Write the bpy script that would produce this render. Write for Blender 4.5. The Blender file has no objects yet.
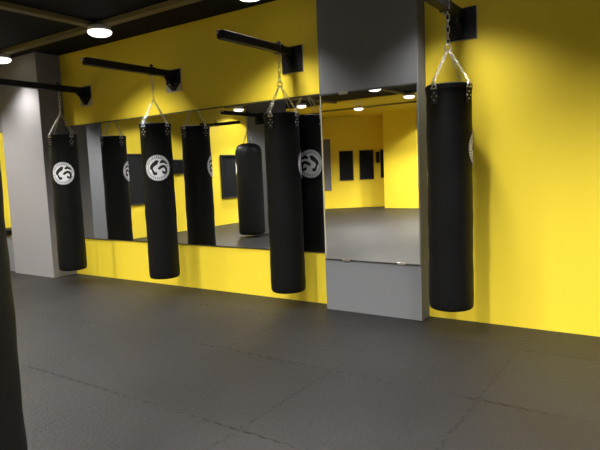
import bpy, bmesh, math, random
from mathutils import Vector, Matrix
random.seed(4)
scene = bpy.context.scene
COL = scene.collection
PI = math.pi

# ------------------------------------------------------------------ materials
def nodes_of(name):
    m = bpy.data.materials.new(name)
    m.use_nodes = True
    nt = m.node_tree
    b = nt.nodes['Principled BSDF']
    return m, nt, b

def mat(name, col, rough=0.5, metal=0.0, spec=0.5, var=0.0, scale=8.0, bump=0.0, bscale=120.0):
    m, nt, b = nodes_of(name)
    b.inputs['Base Color'].default_value = (*col, 1)
    b.inputs['Roughness'].default_value = rough
    b.inputs['Metallic'].default_value = metal
    b.inputs['Specular IOR Level'].default_value = spec
    tc = nt.nodes.new('ShaderNodeTexCoord')
    if var > 0:
        n = nt.nodes.new('ShaderNodeTexNoise')
        n.inputs['Scale'].default_value = scale
        n.inputs['Detail'].default_value = 4
        nt.links.new(tc.outputs['Object'], n.inputs['Vector'])
        mx = nt.nodes.new('ShaderNodeMix'); mx.data_type = 'RGBA'
        nt.links.new(n.outputs['Fac'], mx.inputs[0])
        mx.inputs[6].default_value = (*[c * (1 - var) for c in col], 1)
        mx.inputs[7].default_value = (*[min(1, c * (1 + var)) for c in col], 1)
        nt.links.new(mx.outputs[2], b.inputs['Base Color'])
    if bump > 0:
        n2 = nt.nodes.new('ShaderNodeTexNoise')
        n2.inputs['Scale'].default_value = bscale
        n2.inputs['Detail'].default_value = 3
        nt.links.new(tc.outputs['Object'], n2.inputs['Vector'])
        bp = nt.nodes.new('ShaderNodeBump')
        bp.inputs['Strength'].default_value = bump
        bp.inputs['Distance'].default_value = 0.004
        nt.links.new(n2.outputs['Fac'], bp.inputs['Height'])
        nt.links.new(bp.outputs['Normal'], b.inputs['Normal'])
    return m

M = {}
M['yellow'] = mat('yellow_paint', (0.88, 0.665, 0.042), 0.55, 0, 0.25, 0.03, 1.5, 0.15, 60)
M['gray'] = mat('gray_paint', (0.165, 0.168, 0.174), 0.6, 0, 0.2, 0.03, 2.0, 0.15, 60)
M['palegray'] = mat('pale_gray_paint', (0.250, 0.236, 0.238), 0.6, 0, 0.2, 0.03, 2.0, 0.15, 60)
M['bounce_cut'] = mat('bounce_cut_dark', (0.05, 0.05, 0.052), 0.6, 0, 0.2, 0.03, 2.0)  # dark color chosen so the unseen walls bounce less yellow light
M['black_ceiling'] = mat('black_ceiling_paint', (0.007, 0.007, 0.009), 0.8, 0, 0.15, 0.2, 3)
M['beam'] = mat('shaded_yellow_beam_paint', (0.20, 0.16, 0.065), 0.6, 0, 0.2, 0.06, 4)  # yellow beams; the dim light on them is mixed into this olive
M['vinyl'] = mat('black_vinyl', (0.0042, 0.0042, 0.0042), 0.5, 0, 0.14, 0.15, 5, 0.25, 35)
M['strap'] = mat('black_webbing', (0.014, 0.014, 0.014), 0.7, 0, 0.3, 0.1, 30, 0.3, 200)
M['steel_black'] = mat('black_powder_coat', (0.010, 0.0095, 0.012), 0.45, 0, 0.25, 0.1, 20, 0.1, 150)
M['chrome'] = mat('bright_zinc', (0.62, 0.60, 0.55), 0.28, 1.0, 0.5, 0.08, 40)
M['plate_gray'] = mat('pale_plate', (0.50, 0.46, 0.36), 0.5, 0, 0.4, 0.08, 20)
M['white_print'] = mat('white_print', (0.82, 0.82, 0.83), 0.6, 0, 0.3, 0.10, 30)
M['gray_print'] = mat('gray_print', (0.17, 0.17, 0.18), 0.6, 0, 0.3, 0.1, 30)
M['black_print'] = mat('black_print', (0.012, 0.012, 0.012), 0.6, 0, 0.3, 0.1, 30)
M['mirror'] = mat('mirror_silver', (0.86, 0.87, 0.86), 0.0, 1.0)
M['mirror_edge'] = mat('mirror_edge', (0.03, 0.03, 0.028), 0.3, 0, 0.5, 0.1, 10)
M['mirror_bevel'] = mat('mirror_bevel', (0.55, 0.52, 0.38), 0.25, 0.4, 0.5, 0.1, 10)
M['dark_glass'] = mat('dark_glass', (0.012, 0.012, 0.013), 0.12, 0, 0.5, 0.1, 4)
M['black_pane'] = mat('black_pane', (0.006, 0.006, 0.008), 0.5, 0, 0.12, 0.1, 4)
M['dark_frame'] = mat('dark_frame', (0.02, 0.02, 0.02), 0.5, 0, 0.3, 0.1, 10)
M['housing'] = mat('lamp_housing', (0.75, 0.75, 0.73), 0.5, 0, 0.4, 0.03, 10)
m, nt, b = nodes_of('lamp_diffuser')
b.inputs['Base Color'].default_value = (0.9, 0.9, 0.88, 1)
b.inputs['Emission Color'].default_value = (1.0, 0.96, 0.9, 1)
b.inputs['Emission Strength'].default_value = 2.2
M['diffuser'] = m

def floor_material():
    m, nt, b = nodes_of('interlocking_rubber_mats')
    N = nt.nodes.new; L = nt.links.new
    P = 1.07
    tc = N('ShaderNodeTexCoord')
    sep = N('ShaderNodeSeparateXYZ'); L(tc.outputs['Object'], sep.inputs[0])
    def math_(op, a, b_=None, c=None):
        n = N('ShaderNodeMath'); n.operation = op
        for i, v in enumerate((a, b_, c)):
            if v is None: continue
            if isinstance(v, (int, float)): n.inputs[i].default_value = v
            else: L(v, n.inputs[i])
        return n.outputs[0]
    X, Y = sep.outputs[0], sep.outputs[1]
    def tri(v):                      # puzzle tooth profile along a seam: flat-topped wave
        s = math_('SINE', math_('MULTIPLY', v, 2 * PI / 0.107))
        s = math_('MULTIPLY', s, 2.2)
        s = math_('MINIMUM', math_('MAXIMUM', s, -1.0), 1.0)
        return math_('MULTIPLY', s, 0.009)
    u = math_('ADD', math_('ADD', X, 2.07), tri(Y))
    v = math_('ADD', math_('ADD', Y, 1.71), tri(X))
    def dash(v):                     # the gaps between teeth read darker than the closed edges
        s = math_('SINE', math_('MULTIPLY', v, 2 * PI / 0.107))
        return math_('ADD', math_('MULTIPLY', math_('MINIMUM', math_('MAXIMUM', math_('MULTIPLY', s, 3.0), 0.0), 1.0), 0.65), 0.35)
    def seam(w, hw=0.0125):
        f = math_('FRACT', math_('ADD', math_('DIVIDE', w, P), 100.5))
        d = math_('MULTIPLY', math_('ABSOLUTE', math_('SUBTRACT', f, 0.5)), P)
        return math_('MINIMUM', math_('MAXIMUM', math_('DIVIDE', math_('SUBTRACT', hw, d), 0.004), 0.0), 1.0)
    sm = math_('MAXIMUM', math_('MULTIPLY', math_('MULTIPLY', seam(u, .010), 0.6), dash(Y)), math_('MULTIPLY', seam(v), dash(X)))
    # patches where the seam has closed up
    nz = N('ShaderNodeTexNoise'); nz.inputs['Scale'].default_value = 1.3; nz.inputs['Detail'].default_value = 3
    L(tc.outputs['Object'], nz.inputs['Vector'])
    gap = math_('MINIMUM', math_('MAXIMUM', math_('MULTIPLY', math_('SUBTRACT', nz.outputs['Fac'], 0.36), 6.0), 0.4), 1.0)
    sm = math_('MULTIPLY', sm, gap)
    # tone of each mat
    cx = math_('FLOOR', math_('ADD', math_('DIVIDE', u, P), 100.0))
    cy = math_('FLOOR', math_('ADD', math_('DIVIDE', v, P), 100.0))
    cmb = N('ShaderNodeCombineXYZ'); L(cx, cmb.inputs[0]); L(cy, cmb.inputs[1])
    wn = N('ShaderNodeTexWhiteNoise'); wn.noise_dimensions = '2D'; L(cmb.outputs[0], wn.inputs['Vector'])
    n3 = N('ShaderNodeTexNoise'); n3.inputs['Scale'].default_value = 2.2; n3.inputs['Detail'].default_value = 5
    L(tc.outputs['Object'], n3.inputs['Vector'])
    tone = math_('ADD', math_('MULTIPLY', wn.outputs['Value'], 0.22), math_('MULTIPLY', n3.outputs['Fac'], 0.5))
    tone = math_('ADD', tone, 0.62)
    tone = math_('MULTIPLY', tone, math_('SUBTRACT', 1.0, sm))
    mx = N('ShaderNodeMix'); mx.data_type = 'RGBA'; mx.blend_type = 'MULTIPLY'; mx.inputs[0].default_value = 1
    mx.inputs[6].default_value = (0.0180, 0.0163, 0.0157, 1)
    cc = N('ShaderNodeCombineColor')
    for i in range(3): L(tone, cc.inputs[i])
    L(cc.outputs[0], mx.inputs[7])
    L(mx.outputs[2], b.inputs['Base Color'])
    b.inputs['Roughness'].default_value = 0.5
    b.inputs['Specular IOR Level'].default_value = 0.22
    # leather-like grain of the mats
    vo = N('ShaderNodeTexVoronoi'); vo.inputs['Scale'].default_value = 42
    L(tc.outputs['Object'], vo.inputs['Vector'])
    h = math_('SUBTRACT', math_('MULTIPLY', vo.outputs['Distance'], 0.5), math_('MULTIPLY', sm, 2.0))
    bp = N('ShaderNodeBump'); bp.inputs['Strength'].default_value = 0.45; bp.inputs['Distance'].default_value = 0.008
    L(h, bp.inputs['Height']); L(bp.outputs['Normal'], b.inputs['Normal'])
    return m
M['floor'] = floor_material()

# ------------------------------------------------------------------ helpers
def link(o, parent=None):
    COL.objects.link(o)
    if parent is not None: o.parent = parent
    return o

def obj(name, bm, m, parent=None, smooth=False, bevel=0.0, loc=None):
    me = bpy.data.meshes.new(name)
    bmesh.ops.recalc_face_normals(bm, faces=bm.faces[:])
    bm.to_mesh(me); bm.free()
    me.materials.append(M[m] if isinstance(m, str) else m)
    if smooth:
        for p in me.polygons: p.use_smooth = True
    o = link(bpy.data.objects.new(name, me), parent)
    if loc: o.location = loc
    if bevel > 0:
        md = o.modifiers.new('bevel', 'BEVEL'); md.width = bevel; md.segments = 2; md.limit_method = 'ANGLE'
    return o

def box(bm, x0, x1, y0, y1, z0, z1):
    r = bmesh.ops.create_cube(bm, size=1)
    vs = r['verts']
    for v in vs:
        v.co = Vector(((x0 + x1) / 2 + v.co.x * (x1 - x0), (y0 + y1) / 2 + v.co.y * (y1 - y0), (z0 + z1) / 2 + v.co.z * (z1 - z0)))
    return vs

def bx(*a):
    bm = bmesh.new(); box(bm, *a); return bm

def cyl(bm, p0, p1, r0, r1=None, seg=16):
    p0, p1 = Vector(p0), Vector(p1); d = p1 - p0
    r1 = r0 if r1 is None else r1
    res = bmesh.ops.create_cone(bm, cap_ends=True, segments=seg, radius1=r0, radius2=r1, depth=d.length)
    q = d.to_track_quat('Z', 'Y').to_matrix().to_4x4()
    bmesh.ops.transform(bm, matrix=Matrix.Translation((p0 + p1) / 2) @ q, verts=res['verts'])
    return res['verts']

def lathe(bm, prof, seg=48):
    rings = []
    for r, z in prof:
        if r < 1e-6:
            rings.append([bm.verts.new((0, 0, z))])
        else:
            rings.append([bm.verts.new((r * math.cos(2 * PI * i / seg), r * math.sin(2 * PI * i / seg), z)) for i in range(seg)])
    for a, c in zip(rings, rings[1:]):
        for i in range(seg):
            j = (i + 1) % seg
            if len(a) == 1: bm.faces.new((a[0], c[i], c[j]))
            elif len(c) == 1: bm.faces.new((a[i], a[j], c[0]))
            else: bm.faces.new((a[i], a[j], c[j], c[i]))

def ring(bm, centre, axis_m, R, r, stretch=0.0, seg=16, sub=6):
    """torus in the local XY plane of axis_m, lengthened along local X by stretch (a chain link)"""
    vs = []
    for i in range(seg):
        a = 2 * PI * i / seg
        off = stretch / 2 if math.cos(a) > 0 else -stretch / 2
        row = []
        for j in range(sub):
            t = 2 * PI * j / sub
            p = Vector(((R + r * math.cos(t)) * math.cos(a) + off, (R + r * math.cos(t)) * math.sin(a), r * math.sin(t)))
            row.append(bm.verts.new(Vector(centre) + axis_m @ p))
        vs.append(row)
    for i in range(seg):
        for j in range(sub):
            bm.faces.new((vs[i][j], vs[(i + 1) % seg][j], vs[(i + 1) % seg][(j + 1) % sub], vs[i][(j + 1) % sub]))

def chain(bm, p0, p1, pitch=0.034, R=0.0085, r=0.0026):
    p0, p1 = Vector(p0), Vector(p1); d = p1 - p0
    n = max(2, round(d.length / pitch))
    st = d.length / n
    X = d.normalized()
    ref = Vector((0, 0, 1)) if abs(X.z) < 0.9 else Vector((0, 1, 0))
    Y = X.cross(ref).normalized(); Z = X.cross(Y)
    for k in range(n):
        a, c = (Y, Z) if k % 2 == 0 else (Z, -Y)
        m3 = Matrix((X, a, c)).transposed()
        ring(bm, p0 + X * (st * (k + 0.5)), m3, R, r, stretch=max(0.006, st - 2 * R + 2.6 * r), seg=10, sub=5)

def empty(name, loc, rz=0.0):
    o = bpy.data.objects.new(name, None)
    o.empty_display_size = 0.1
    link(o); o.location = loc; o.rotation_euler = (0, 0, rz)
    return o

def tag(o, label, cat, group=None):
    o['label'] = label; o['category'] = cat
    if group: o['group'] = group
    return o

def struct(o, label=None):
    o['kind'] = 'structure'
    if label: o['label'] = label
    return o

def copy_tree(o, parent=None):
    c = o.copy(); COL.objects.link(c)
    if parent is not None: c.parent = parent
    for ch in list(o.children): copy_tree(ch, c)
    return c

# ------------------------------------------------------------------ room shell
ZC = 3.35
LX, RX, FY = -10.65, 3.2, -14.2
struct(obj('floor', bx(LX - .2, RX + .2, FY - .2, 0.2, -0.1, 0.0), 'floor'), 'dark gray interlocking rubber mat floor with toothed seams')
struct(obj('ceiling', bx(LX - .2, RX + .2, -9.1, 0.2, ZC, ZC + .1), 'black_ceiling'), 'black painted ceiling above the shade-darkened yellow beams')
struct(obj('ceiling', bx(LX - .2, RX + .2, FY - .2, -9.1, ZC - .03, ZC + .1), 'yellow'), 'yellow painted ceiling at the far end of the room')
struct(obj('wall_back', bx(-8.80, RX + .2, 0.0, 0.2, 0.0, ZC), 'yellow'), 'bright yellow wall carrying the punching bags')
struct(obj('wall_back', bx(LX - .2, -8.868, -0.31, 0.2, 0.0, ZC), 'gray'), 'pale gray wall end beyond the left pillar')
struct(obj('wall_left', bx(LX - .2, LX, -12.64, -0.31, 0.0, ZC), 'yellow'), 'yellow side wall seen in the mirrors')
struct(obj('wall_right', bx(RX, RX + .2, FY, 0.0, 0.0, ZC), 'bounce_cut'), 'unseen side wall, colored dark to cut bounced light')  # unseen wall, darkened only to hold down bounce light
struct(obj('wall_front', bx(-8.3, RX + .2, FY - .2, FY, 0.0, ZC), 'bounce_cut'), 'unseen wall across the room, colored dark to cut bounced light')  # unseen too, dark to absorb bounce
# slanted far wall with the dark windows
S0 = Vector((-10.65, -12.56, 0)); SD = Vector((0.795, -0.606, 0)).normalized(); SN = Vector((-SD.y, SD.x, 0))
if SN.y < 0: SN = -SN
SROT = math.atan2(SD.y, SD.x)
def slant(name, s0, s1, z0, z1, d0, d1, m, parent=None):
    bm = bx(s0, s1, d0, d1, z0, z1)
    o = obj(name, bm, m, parent)
    if parent is None:
        o.location = S0; o.rotation_euler = (0, 0, SROT)
    return o
struct(slant('wall_front', -0.1, 2.75, 0, ZC, -0.2, 0.0, 'yellow'), 'slanted yellow wall with dark windows seen in the pillar mirror')
struct(obj('pillar', bx(-8.5, -7.28, FY, -13.1, 0.0, ZC - .03), 'yellow'), 'yellow pillar across the room seen in the pillar mirror')
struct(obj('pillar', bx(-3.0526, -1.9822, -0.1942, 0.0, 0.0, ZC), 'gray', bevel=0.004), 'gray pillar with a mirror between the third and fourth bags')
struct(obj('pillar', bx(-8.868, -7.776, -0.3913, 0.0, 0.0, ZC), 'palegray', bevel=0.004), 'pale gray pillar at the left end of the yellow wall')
struct(obj('pillar', bx(LX, LX + .08, -2.75, -1.55, 0.0, ZC), 'gray'), 'gray pier on the side wall seen in the mirror')
struct(obj('pillar', bx(-8.45, -7.76, -5.9, -5.2, 0.0, ZC), 'gray', bevel=0.004), 'gray free-standing pillar seen in the mirror behind the fat bag')

# ceiling beams
for y in (-0.73, -2.82, -4.9, -6.98):
    struct(obj('ceiling_beam', bx(LX, RX, y - .055, y + .055, ZC - .06, ZC), 'beam', bevel=0.008))
struct(obj('ceiling_beam', bx(LX, RX, -10.75, -10.66, ZC - .075, ZC - .03), 'beam', bevel=0.006))
for x in (-8.05, -5.86, -3.72, -1.62, 0.5):
    struct(obj('ceiling_beam', bx(x - .055, x + .055, -9.1, -.73, ZC - .058, ZC), 'beam', bevel=0.008))

# windows of the slanted wall (dark panes)
def window(n, make, label):
    e = make
    struct(e, label)
def slant_window(n, s0, s1, z0, z1, label):
    w = struct(slant('window_%d' % n, s0, s1, z0, z1, 0.0, 0.02, 'black_pane'), label)
    fr = bmesh.new()
    for a in ((s0 - .03, s0, z0 - .03, z1 + .03), (s1, s1 + .03, z0 - .03, z1 + .03)):
        box(fr, a[0], a[1], 0, .045, a[2], a[3])
    box(fr, s0, s1, 0, .045, z0 - .03, z0); box(fr, s0, s1, 0, .045, z1, z1 + .03)
    obj('window_frame', fr, 'dark_frame', w)
slant_window(1, 0.61, 1.06, 1.04, 2.05, 'narrow dark window left of the pair in the pillar mirror')
slant_window(2, 1.35, 1.81, 1.05, 2.05, 'narrow dark window right of the pair in the pillar mirror')
slant_window(3, 2.13, 2.55, 1.08, 2.05, 'dark window half hidden by the yellow pillar')
w = struct(slant('painted_reflection_1', 0.02, 0.27, 0.66, 2.52, 0.0, 0.02, 'gray'), 'narrow gray panel painted as a reflection at the corner of the far wall')  # flat gray standing in for a reflection on the far wall
def side_window(n, y0, y1, z0, z1, label):
    w = struct(obj('window_%d' % n, bx(LX, LX + .02, y0, y1, z0, z1), 'dark_glass'), label)
    fr = bmesh.new()
    box(fr, LX, LX + .045, y0 - .03, y0, z0 - .03, z1 + .03); box(fr, LX, LX + .045, y1, y1 + .03, z0 - .03, z1 + .03)
    box(fr, LX, LX + .045, y0, y1, z0 - .03, z0); box(fr, LX, LX + .045, y0, y1, z1, z1 + .03)
    obj('window_frame', fr, 'dark_frame', w)
side_window(4, -4.15, -3.1, 0.84, 1.98, 'dark window of the side wall seen between the first and second bags')
side_window(5, -7.5, -6.68, 0.78, 1.95, 'dark window of the side wall seen beside the fat bag')

sc = tag(empty('wall_screen', (LX, -4.85, 1.68)), 'small black screen on the yellow side wall, mirrored beside the second bag', 'screen')
obj('bezel', bx(0.0, 0.06, -0.32, 0.32, -0.18, 0.18), 'dark_frame', sc, bevel=0.006)
obj('display', bx(0.055, 0.065, -0.30, 0.30, -0.16, 0.16), 'dark_glass', sc)
sp = tag(empty('wall_speaker', tuple(S0 + SD * 1.985 + Vector((0, 0, 1.8))), SROT), 'small black box on the far wall right of the two dark windows', 'speaker')
obj('cabinet', bx(-.06, .06, 0.002, .14, -.2, .2), 'dark_frame', sp, bevel=0.01)
obj('grille', bx(-.05, .05, .138, .15, -.18, .18), 'steel_black', sp)

# bench by the side wall (only its mirror image shows)
bn = tag(empty('low_bench', (LX + .25, -0.92, 0)), 'low dark bench against the side wall, seen at the left edge', 'bench')
obj('seat', bx(-.22, .22, -.5, .5, .5, .6), 'vinyl', bn, bevel=0.02)
for sy in (-.42, .42):
    for sx in (-.17, .17):
        obj('leg', bx(sx - .025, sx + .025, sy - .025, sy + .025, 0, .5), 'steel_black', bn)

# ------------------------------------------------------------------ mirrors
def mirror(name, label, x0, x1, yw, z0, z1, t, clips=(), bevel_left=False):
    e = tag(empty(name, ((x0 + x1) / 2, yw, z0)), label, 'mirror', None)
    w = (x1 - x0) / 2; h = z1 - z0
    obj('glass', bx(-w + .004, w - .004, -t, -0.001, 0.004, h - .004), 'mirror', e)
    obj('edge_strip', bx(-w, w, -t - .002, 0, -.006, .004), 'mirror_edge', e)
    obj('edge_strip', bx(-w, w, -t - .002, 0, h - .004, h + .012), 'mirror_edge', e)
    if bevel_left:
        obj('side_edge', bx(-w, -w + .012, -t - .002, 0, .004, h - .004), 'mirror_bevel', e)
    for cx, cz, cw in clips:
        c = obj('clip', bx(cx - cw, cx + cw, -t - .008, -t + .002, cz - .012, cz + .012), 'chrome', e, bevel=0.002)
    return e
mirror('wall_mirror', 'long frameless mirror across the yellow wall behind the hanging bags', -7.77, -3.056, 0.0, 0.577, 2.274, 0.012)
mirror('wall_mirror', 'tall mirror on the front of the gray pillar', -3.040, -1.990, -0.1942, 0.545, 2.232, 0.008,
       clips=((-0.28, 0.0, .045), (0.33, 0.0, .04), (-0.25, 1.687, .05)), bevel_left=True)
mirror('wall_mirror', 'narrow slice of mirror left of the pale gray pillar', LX + .1, -8.91, -0.31, 0.577, 2.274, 0.010,
       clips=((0.7, 0.0, .05),))

# ------------------------------------------------------------------ punching bags
BR, BZ0, BZ1 = 0.192, 0.2, 2.124
BL = BZ1 - BZ0
ARM_Z = 2.76

def wrap(bm, poly, zc, scale, R):
    """flat polygon (u right, v up) printed on the cylinder of radius R, centred at local angle 0"""
    t = bmesh.new()
    vs = [t.verts.new((u, v, 0)) for u, v in poly]
    t.faces.new(vs)
    bmesh.ops.triangulate(t, faces=t.faces[:])
    for _ in range(2):
        bmesh.ops.subdivide_edges(t, edges=t.edges[:], cuts=1, use_grid_fill=True)
    mp = {}
    for v in t.verts:
        a = v.co.x * scale / R
        mp[v] = bm.verts.new((R * math.cos(a), R * math.sin(a), zc + v.co.y * scale))
    for f in t.faces:
        bm.faces.new([mp[v] for v in f.verts])
    t.free()

def annulus(bm, r0, r1, zc, scale, R, seg=48, rings=5):
    rows = []
    for k in range(rings + 1):
        rr = r0 + (r1 - r0) * k / rings
        rows.append([bm.verts.new((R * math.cos(rr * math.cos(2 * PI * i / seg) * scale / R), R * math.sin(rr * math.cos(2 * PI * i / seg) * scale / R), zc + rr * math.sin(2 * PI * i / seg) * scale)) for i in range(seg)])
    for a, c in zip(rows, rows[1:]):
        for i in range(seg):
            j = (i + 1) % seg
            bm.faces.new((a[i], a[j], c[j], c[i]))

def px(pts):
    return [((x - 218) / 187.0, (225 - y) / 187.0) for x, y in pts]
MARKS = [
    px([(98, 226), (112, 184), (150, 148), (196, 112), (236, 122), (214, 174), (172, 200), (152, 220), (144, 252), (114, 250)]),
    px([(122, 240), (152, 250), (170, 284), (204, 288), (202, 324), (162, 332), (138, 298)]),
    px([(246, 140), (286, 108), (336, 130), (368, 180), (338, 174), (300, 154), (260, 162)]),
    px([(214, 236), (244, 202), (290, 182), (332, 194), (356, 236), (356, 286), (330, 324), (308, 304), (326, 270), (318, 240), (300, 222), (270, 232), (240, 254)]),
    px([(280, 262), (320, 284), (316, 318), (276, 304)]),
]

def make_bag():
    e = empty('punching_bag', (0, 0, BZ0))
    bm = bmesh.new()
    prof = [(0, 0.0)]
    for k in range(7):
        a = PI / 2 * k / 6
        prof.append((BR - .03 + .03 * math.sin(a) - 0.004, .03 - .03 * math.cos(a)))
    n = 26
    for k in range(1, n):
        z = .04 + (BL - .08) * k / n
        prof.append((BR - 0.003 + 0.003 * math.sin(k * 1.9) * .5 + 0.002 * math.sin(k * .7), z))
    prof += [(BR - .001, BL - .035), (BR, BL - .012), (BR - .006, BL), (BR - .02, BL - .004), (BR - .03, BL - .03), (0, BL - .035)]
    lathe(bm, prof, 56)
    obj('bag_body', bm, 'vinyl', e, smooth=True)
    bm = bmesh.new()
    lathe(bm, [(BR - .004, BL - .045), (BR + .0015, BL - .043), (BR + .0015, BL - .008), (BR - .004, BL - .006)], 56)
    obj('top_band', bm, 'vinyl', e, smooth=False)
    bm = bmesh.new(); cyl(bm, (0, 0, 0), (0, 0, 0.02), BR - .03)
    # emblem
    zc, sc_ = 1.58 - BZ0, 0.157
    bm = bmesh.new(); annulus(bm, 0.001, 1.0, zc, sc_, BR + .003, rings=8)
    lg = obj('round_logo', bm, 'white_print', e, smooth=True)
    lg['label'] = 'round white emblem'
    bm = bmesh.new()
    for p in MARKS: wrap(bm, p, zc, sc_, BR + .0048)
    obj('emblem_marks', bm, 'black_print', lg)
    bm = bmesh.new()
    annulus(bm, 0.955, 0.985, zc, sc_, BR + .0048, rings=1)
    annulus(bm, 0.735, 0.765, zc, sc_, BR + .0048, rings=1)
    rnd = random.Random(7)
    for k in range(34):
        a = 2 * PI * k / 34
        if k % 17 in (0, 16): continue
        w = 0.055; r0, r1 = 0.77 + rnd.random() * .03, 0.90
        c = [(r0, a - w), (r1, a - w * .9), (r1, a + w * rnd.uniform(.2, .9)), (r0, a + w * rnd.uniform(.1, .8))]
        wrap(bm, [(r * math.cos(t), r * math.sin(t)) for r, t in c], zc, sc_, BR + .0048)
    obj('emblem_rim', bm, 'gray_print', lg)
    # four strap tabs with d-rings and rivets
    top = Vector((0, 0, 2.41 - BZ0))
    tabs = []
    for k in range(4):
        a = PI / 4 + k * PI / 2
        rot = Matrix.Rotation(a, 4, 'Z')
        bm = bmesh.new()
        box(bm, BR + .001, BR + .007, -.032, .032, BL - .17, BL - .015)
        tb = obj('strap_tab', bm, 'strap', e, bevel=0.002); tb.matrix_local = rot
        bm = bmesh.new()
        m3 = Matrix(((0, 0, 1), (1, 0, 0), (0, 1, 0)))
        tri = [Vector((BR + .010, -.028, BL - .040)), Vector((BR + .010, .028, BL - .040)), Vector((BR + .006, 0, BL + .012))]
        for i in range(3):
            cyl(bm, tri[i], tri[(i + 1) % 3], .0055, seg=8)
            bmesh.ops.create_uvsphere(bm, u_segments=8, v_segments=6, radius=.0058, matrix=Matrix.Translation(tri[i]))
        obj('d_ring', bm, 'chrome', tb, smooth=True)
        for (dy, dz) in ((0, -.075), (-.024, -.105), (.024, -.105), (0, -.135)):
            bm = bmesh.new()
            cyl(bm, (BR + .005, dy, BL + dz), (BR + .012, dy, BL + dz), .0085, .006, seg=10)
            obj('rivet', bm, 'chrome', tb)
        bm = bmesh.new()
        chain(bm, (BR + .006, 0, BL + .008), (0.012, 0, top.z))
        ch = obj('chain_strand', bm, 'chrome', e, smooth=True); ch.matrix_local = rot
    bm = bmesh.new()
    m3 = Matrix(((1, 0, 0), (0, 0, -1), (0, 1, 0)))
    ring(bm, top + Vector((0, 0, .022)), m3, .026, .006, 0, 20, 8)
    obj('gathering_ring', bm, 'chrome', e, smooth=True)
    bm = bmesh.new()
    chain(bm, top + Vector((0, 0, .045)), (0, 0, ARM_Z - .055 - BZ0), pitch=.046, R=.013, r=.0042)
    obj('hanging_chain', bm, 'chrome', e, smooth=True)
    return e

bag0 = make_bag()
BAGS = [(-7.190, -0.44, -43, 'leftmost black hanging bag, round logo facing out, beside the pale gray pillar'),
        (-5.355, -0.36, -41.6, 'second black hanging bag from the left, round logo facing out, before the long mirror'),
        (-3.505, -0.25, 46, 'black hanging bag just left of the mirrored gray pillar, logo turned away'),
        (-1.615, -0.43, 28, 'rightmost black hanging bag, right of the mirrored gray pillar')]
for i, (x, y, rz, lab) in enumerate(BAGS):
    o = bag0 if i == 0 else copy_tree(bag0)
    o.location = (x, y, BZ0 + (-0.012, 0.0, -0.03, 0.03)[i]); o.rotation_euler = (0, 0, math.radians(rz))
    tag(o, lab, 'punching bag', 'punching bags along the yellow wall')

# the bag close to the camera hangs from the ceiling beam
o = copy_tree(bag0)
o.location = (-2.08, -4.235, BZ0); o.rotation_euler = (0, 0, math.radians(150))
tag(o, 'black hanging bag nearest the camera, cut off by the left edge of the photo', 'punching bag')
for ch in list(o.children):
    if ch.name.startswith('hanging_chain'):
        bm = bmesh.new()
        chain(bm, (0, 0, 2.41 - BZ0 + .045), (0, 0, 3.245 - BZ0), pitch=.046, R=.013, r=.0042)
        bpy.data.objects.remove(ch)
        obj('hanging_chain', bm, 'chrome', o, smooth=True)
hk = tag(empty('ceiling_hook', (-2.08, -4.235, ZC)), 'black ceiling hook plate above the bag nearest the camera', 'hook')
obj('base_plate', bx(-.09, .09, -.09, .09, -.012, 0), 'steel_black', hk, bevel=.003)
bm = bmesh.new(); ring(bm, (0, 0, -.06), Matrix(((1, 0, 0), (0, 0, -1), (0, 1, 0))), .04, .008, 0, 20, 8)
obj('eye', bm, 'steel_black', hk, smooth=True)

# fat bag, seen in the mirror
fb = tag(empty('punching_bag', (-8.03, -4.72, 0.06), math.radians(146)), 'fat round-shouldered black bag, seen only in the long mirror', 'punching bag')
bm = bmesh.new()
R5, H5 = 0.30, 2.06
prof = [(0, 0)] + [(R5 - .06 + .06 * math.sin(PI / 2 * k / 6), .06 - .06 * math.cos(PI / 2 * k / 6)) for k in range(7)]
prof += [(R5, z * .1) for z in range(2, 19)]
prof += [(R5 * .985, 1.88), (R5 * .93, 1.95), (R5 * .8, 2.01), (R5 * .55, 2.045), (R5 * .3, H5), (0, H5)]
lathe(bm, prof, 48)
obj('bag_body', bm, 'vinyl', fb, smooth=True)
bm = bmesh.new(); annulus(bm, .001, 1, 1.5, .16, R5 + .003, rings=8)
lg = obj('round_logo', bm, 'white_print', fb, smooth=True); lg['label'] = 'round white emblem'
bm = bmesh.new()
for p in MARKS: wrap(bm, p, 1.5, .16, R5 + .0048)
obj('emblem_marks', bm, 'black_print', lg)
for k in range(4):
    a = PI / 4 + k * PI / 2
    bm = bmesh.new(); chain(bm, (.16 * math.cos(a), .16 * math.sin(a), 2.02), (.01 * math.cos(a), .01 * math.sin(a), 2.36))
    obj('chain_strand', bm, 'chrome', fb, smooth=True)
bm = bmesh.new(); chain(bm, (0, 0, 2.36), (0, 0, ARM_Z - .055 - .06), pitch=.046, R=.013, r=.0042)
obj('hanging_chain', bm, 'chrome', fb, smooth=True)

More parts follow.
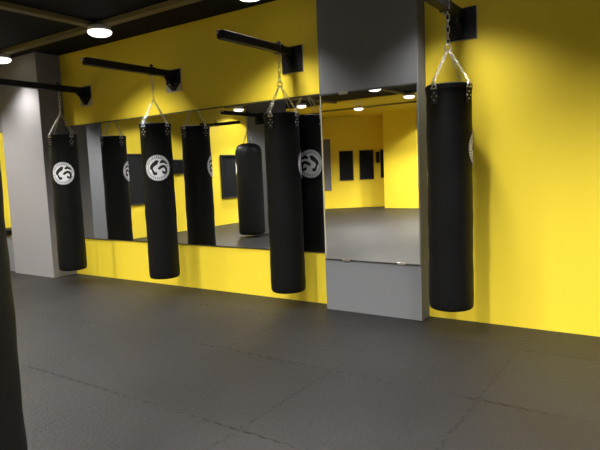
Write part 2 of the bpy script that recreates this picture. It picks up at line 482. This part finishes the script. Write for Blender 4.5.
# ------------------------------------------------------------------ wall arms; local +Y points out of the wall into the room
def make_arm(collar, length=1.27, pointed=False, hook_pin=True):
    e = empty('bag_arm', (0, 0, ARM_Z))
    # plate hangs a little below the arm
    z0, z1 = -.205, .06
    obj('backing_plate', bx(-.14, .14, 0.0, .006, z0 - .010, z1 + .010), 'plate_gray', e)
    bm = bmesh.new()
    if pointed:
        pts = [(-.128, z1), (.128, z1), (.128, -.10), (.03, z0 + .005), (-.03, z0 + .005), (-.128, -.10)]
    else:
        pts = [(-.132, z1 + .005), (.132, z1 + .005), (.132, z0 - .004), (-.132, z0 - .004)]
    a = [bm.verts.new((x, .006, z)) for x, z in pts]; c = [bm.verts.new((x, .020, z)) for x, z in pts]
    bm.faces.new(a); bm.faces.new(c[::-1])
    for i in range(len(pts)): bm.faces.new((a[i], a[(i + 1) % len(pts)], c[(i + 1) % len(pts)], c[i]))
    obj('wall_plate', bm, 'steel_black', e)
    obj('arm_tube', bx(-.040, .040, .018, length, -.040, .040), 'steel_black', e, bevel=.006)
    # gusset under the arm
    bm = bmesh.new()
    g = [(.018, -.034), (.17, -.034), (.018, -.17)]
    a = [bm.verts.new((-.018, y, z)) for y, z in g]; c = [bm.verts.new((.018, y, z)) for y, z in g]
    bm.faces.new(a); bm.faces.new(c[::-1])
    for i in range(3): bm.faces.new((a[i], a[(i + 1) % 3], c[(i + 1) % 3], c[i]))
    obj('gusset', bm, 'steel_black', e)
    for sx in (-.05, .05):
        bm = bmesh.new(); cyl(bm, (sx, .018, -.12), (sx, .034, -.12), .014, seg=6)
        obj('bolt', bm, 'chrome' if pointed else 'steel_black', e)
    bm = bmesh.new(); box(bm, .128, .146, .004, .018, -.09, -.06)
    obj('edge_bolt', bm, 'chrome', e)
    # sliding collar carrying the chain
    bm = bmesh.new()
    box(bm, -.046, .046, collar - .03, collar + .03, -.046, .046)
    cl = obj('collar', bm, 'steel_black', e, bevel=.004)
    bm = bmesh.new(); cyl(bm, (0, collar, .044), (0, collar, .085), .013, seg=8); cyl(bm, (0, collar, .06), (0, collar, .074), .024, seg=8)
    obj('collar_bolt', bm, 'steel_black', cl)
    bm = bmesh.new(); ring(bm, (0, collar, -.052), Matrix(((1, 0, 0), (0, 0, -1), (0, 1, 0))), .018, .006, 0, 16, 6)
    obj('chain_eye', bm, 'chrome', cl, smooth=True)
    # end cap with its bright screw
    obj('end_cap', bx(-.034, .034, length - .002, length + .012, -.034, .034), 'steel_black', e, bevel=.004)
    bm = bmesh.new(); bmesh.ops.create_uvsphere(bm, u_segments=12, v_segments=8, radius=.020, matrix=Matrix.Translation((0.028, length + .010, .022)))
    obj('end_screw', bm, 'chrome', e, smooth=True)
    return e

ARMS = [(-7.200, 0, -0.44, True, 1.26, 'leftmost black wall arm, holding the bag beside the pale gray pillar'),
        (-5.355, 0, -0.36, True, 1.29, 'black wall arm holding the second bag, its tip pointing left over the long mirror'),
        (-3.500, 0, -0.25, False, 1.16, 'black wall arm holding the bag just left of the mirrored gray pillar'),
        (-1.635, 0, -0.43, False, 1.27, 'black wall arm at the top right, over the rightmost bag')]
for x, y, by, pt, ln, lab in ARMS:
    a = make_arm(-by, ln, pt)
    a.location = (x, 0.001, ARM_Z + (0.048 if x > -2 else 0)); a.rotation_euler = (0, 0, PI)
    tag(a, lab, 'bag arm', 'steel arms above the yellow wall bags')
# two arms visible only in the mirror
a = make_arm(0.48, 1.3, False); a.location = (-8.03, -5.2, ARM_Z); a.rotation_euler = (0, 0, 0)
tag(a, 'black arm on the free-standing gray pillar, seen in the mirror above the fat bag', 'bag arm')
a = make_arm(0.48, 1.28, False); a.location = (LX - .003, -6.05, ARM_Z); a.rotation_euler = (0, 0, -PI / 2)
tag(a, 'black arm without a bag on the yellow side wall, mirrored left of the fat bag', 'bag arm')

# ------------------------------------------------------------------ downlights
LZ = 3.225
def make_light_fixture():
    e = empty('ceiling_downlight', (0, 0, LZ))
    bm = bmesh.new()
    lathe(bm, [(.100, .012), (.135, .010), (.138, .016), (.130, .07), (0, .07)], 40)
    obj('housing', bm, 'housing', e, smooth=True)
    bm = bmesh.new()
    lathe(bm, [(0, -.046), (.06, -.044), (.105, -.034), (.132, -.016), (.142, .004), (.138, .014)], 40)
    obj('diffuser', bm, 'diffuser', e, smooth=True)
    return e
SEEN = [(-8.06, -.75, 'round downlight at the left edge of the photo, over the pale gray pillar'),
        (-5.78, -.75, 'round downlight where two shade-darkened yellow beams cross, upper left of the second bag'),
        (-3.53, -.66, 'round downlight cut by the top edge, above the third bag\'s arm'),
        (-5.72, -6.9, 'brightest round downlight at the top of the pillar mirror'),
        (-5.72, -8.87, 'round downlight at the upper right of the pillar mirror, end of the thin beam'),
        (-8.0, -10.4, 'round downlight lowest in the pillar mirror, under the yellow ceiling'),
        (-8.7, -7.95, 'round downlight mirrored beside the top of the third bag'),
        (-10.3, -7.15, 'round downlight mirrored above the two arms and the fat bag')]
REST = [(x, y) for y in (-.75, -2.82, -4.9) for x in (-8.0, -5.72, -3.65, -1.6, .5, 2.4) if not (y == -.75 and x < -3) and (x, y) != (-8.0, -4.9)]
REST += [(x, y) for y in (-6.9, -8.9, -11.4) for x in (-3.65, -1.6, .5, 2.4)] + [(-5.72, -11.4), (-6.3, -12.5), (-4.9, -12.5), (-9.4, -4.0), (-9.4, -1.7)]  # off-grid ones are unseen fixtures added to brighten the far and side walls
fx = make_light_fixture()
first = True
POS = []
for x, y, lab in SEEN:
    f = fx if first else copy_tree(fx); first = False
    f.location = (x, y, LZ); tag(f, lab, 'ceiling light', 'round ceiling downlights'); POS.append((x, y))
for x, y in REST:
    f = copy_tree(fx); f.location = (x, y, LZ)
    tag(f, 'round ceiling downlight outside the picture, grid continued plus added fill lights', 'ceiling light', 'round ceiling downlights out of view'); POS.append((x, y))
ld = bpy.data.lights.new('downlight_beam', 'SPOT')
ld.energy = 400; ld.spot_size = math.radians(140); ld.spot_blend = 0.5; ld.shadow_soft_size = 0.10
ld.color = (1.0, 0.985, 0.965)
ld2 = ld.copy(); ld2.energy = 700
ld3 = ld.copy(); ld3.energy = 260; ld3.spot_size = math.radians(120); ld3.spot_blend = 1.0
for x, y in POS:
    l = link(bpy.data.objects.new('downlight_beam', ld2 if y < -6 else (ld3 if y > -1 else ld))); l.location = (x, y, LZ - .05)

w = bpy.data.worlds.new('room_world'); scene.world = w; w.use_nodes = True
w.node_tree.nodes['Background'].inputs[0].default_value = (0.0, 0.0, 0.0, 1)

# ------------------------------------------------------------------ camera
cd = bpy.data.cameras.new('camera'); cam = link(bpy.data.objects.new('camera', cd))
r = Vector((0.82743208, 0.56012394, -0.04021599)); u = Vector((-0.02361529, 0.10625698, 0.99405823)); f = Vector((-0.56106904, 0.82156596, -0.10114792))
mw = Matrix((r, u, -f)).transposed().to_4x4(); mw.translation = Vector((0, -5.11036941, 1.5))
cam.matrix_world = mw
cd.sensor_width = 36; cd.lens = 552.854 / 600 * 36; cd.clip_start = 0.05
scene.camera = cam

vs = scene.view_settings
scene.display_settings.display_device = 'sRGB'
vs.view_transform = 'Standard'; vs.look = 'None'; vs.gamma = 1; vs.use_curve_mapping = False
vs.exposure = 0.2
scene.cycles.use_denoising = True
scene.cycles.max_bounces = 10; scene.cycles.glossy_bounces = 6; scene.cycles.diffuse_bounces = 5
scene.cycles.sample_clamp_indirect = 6
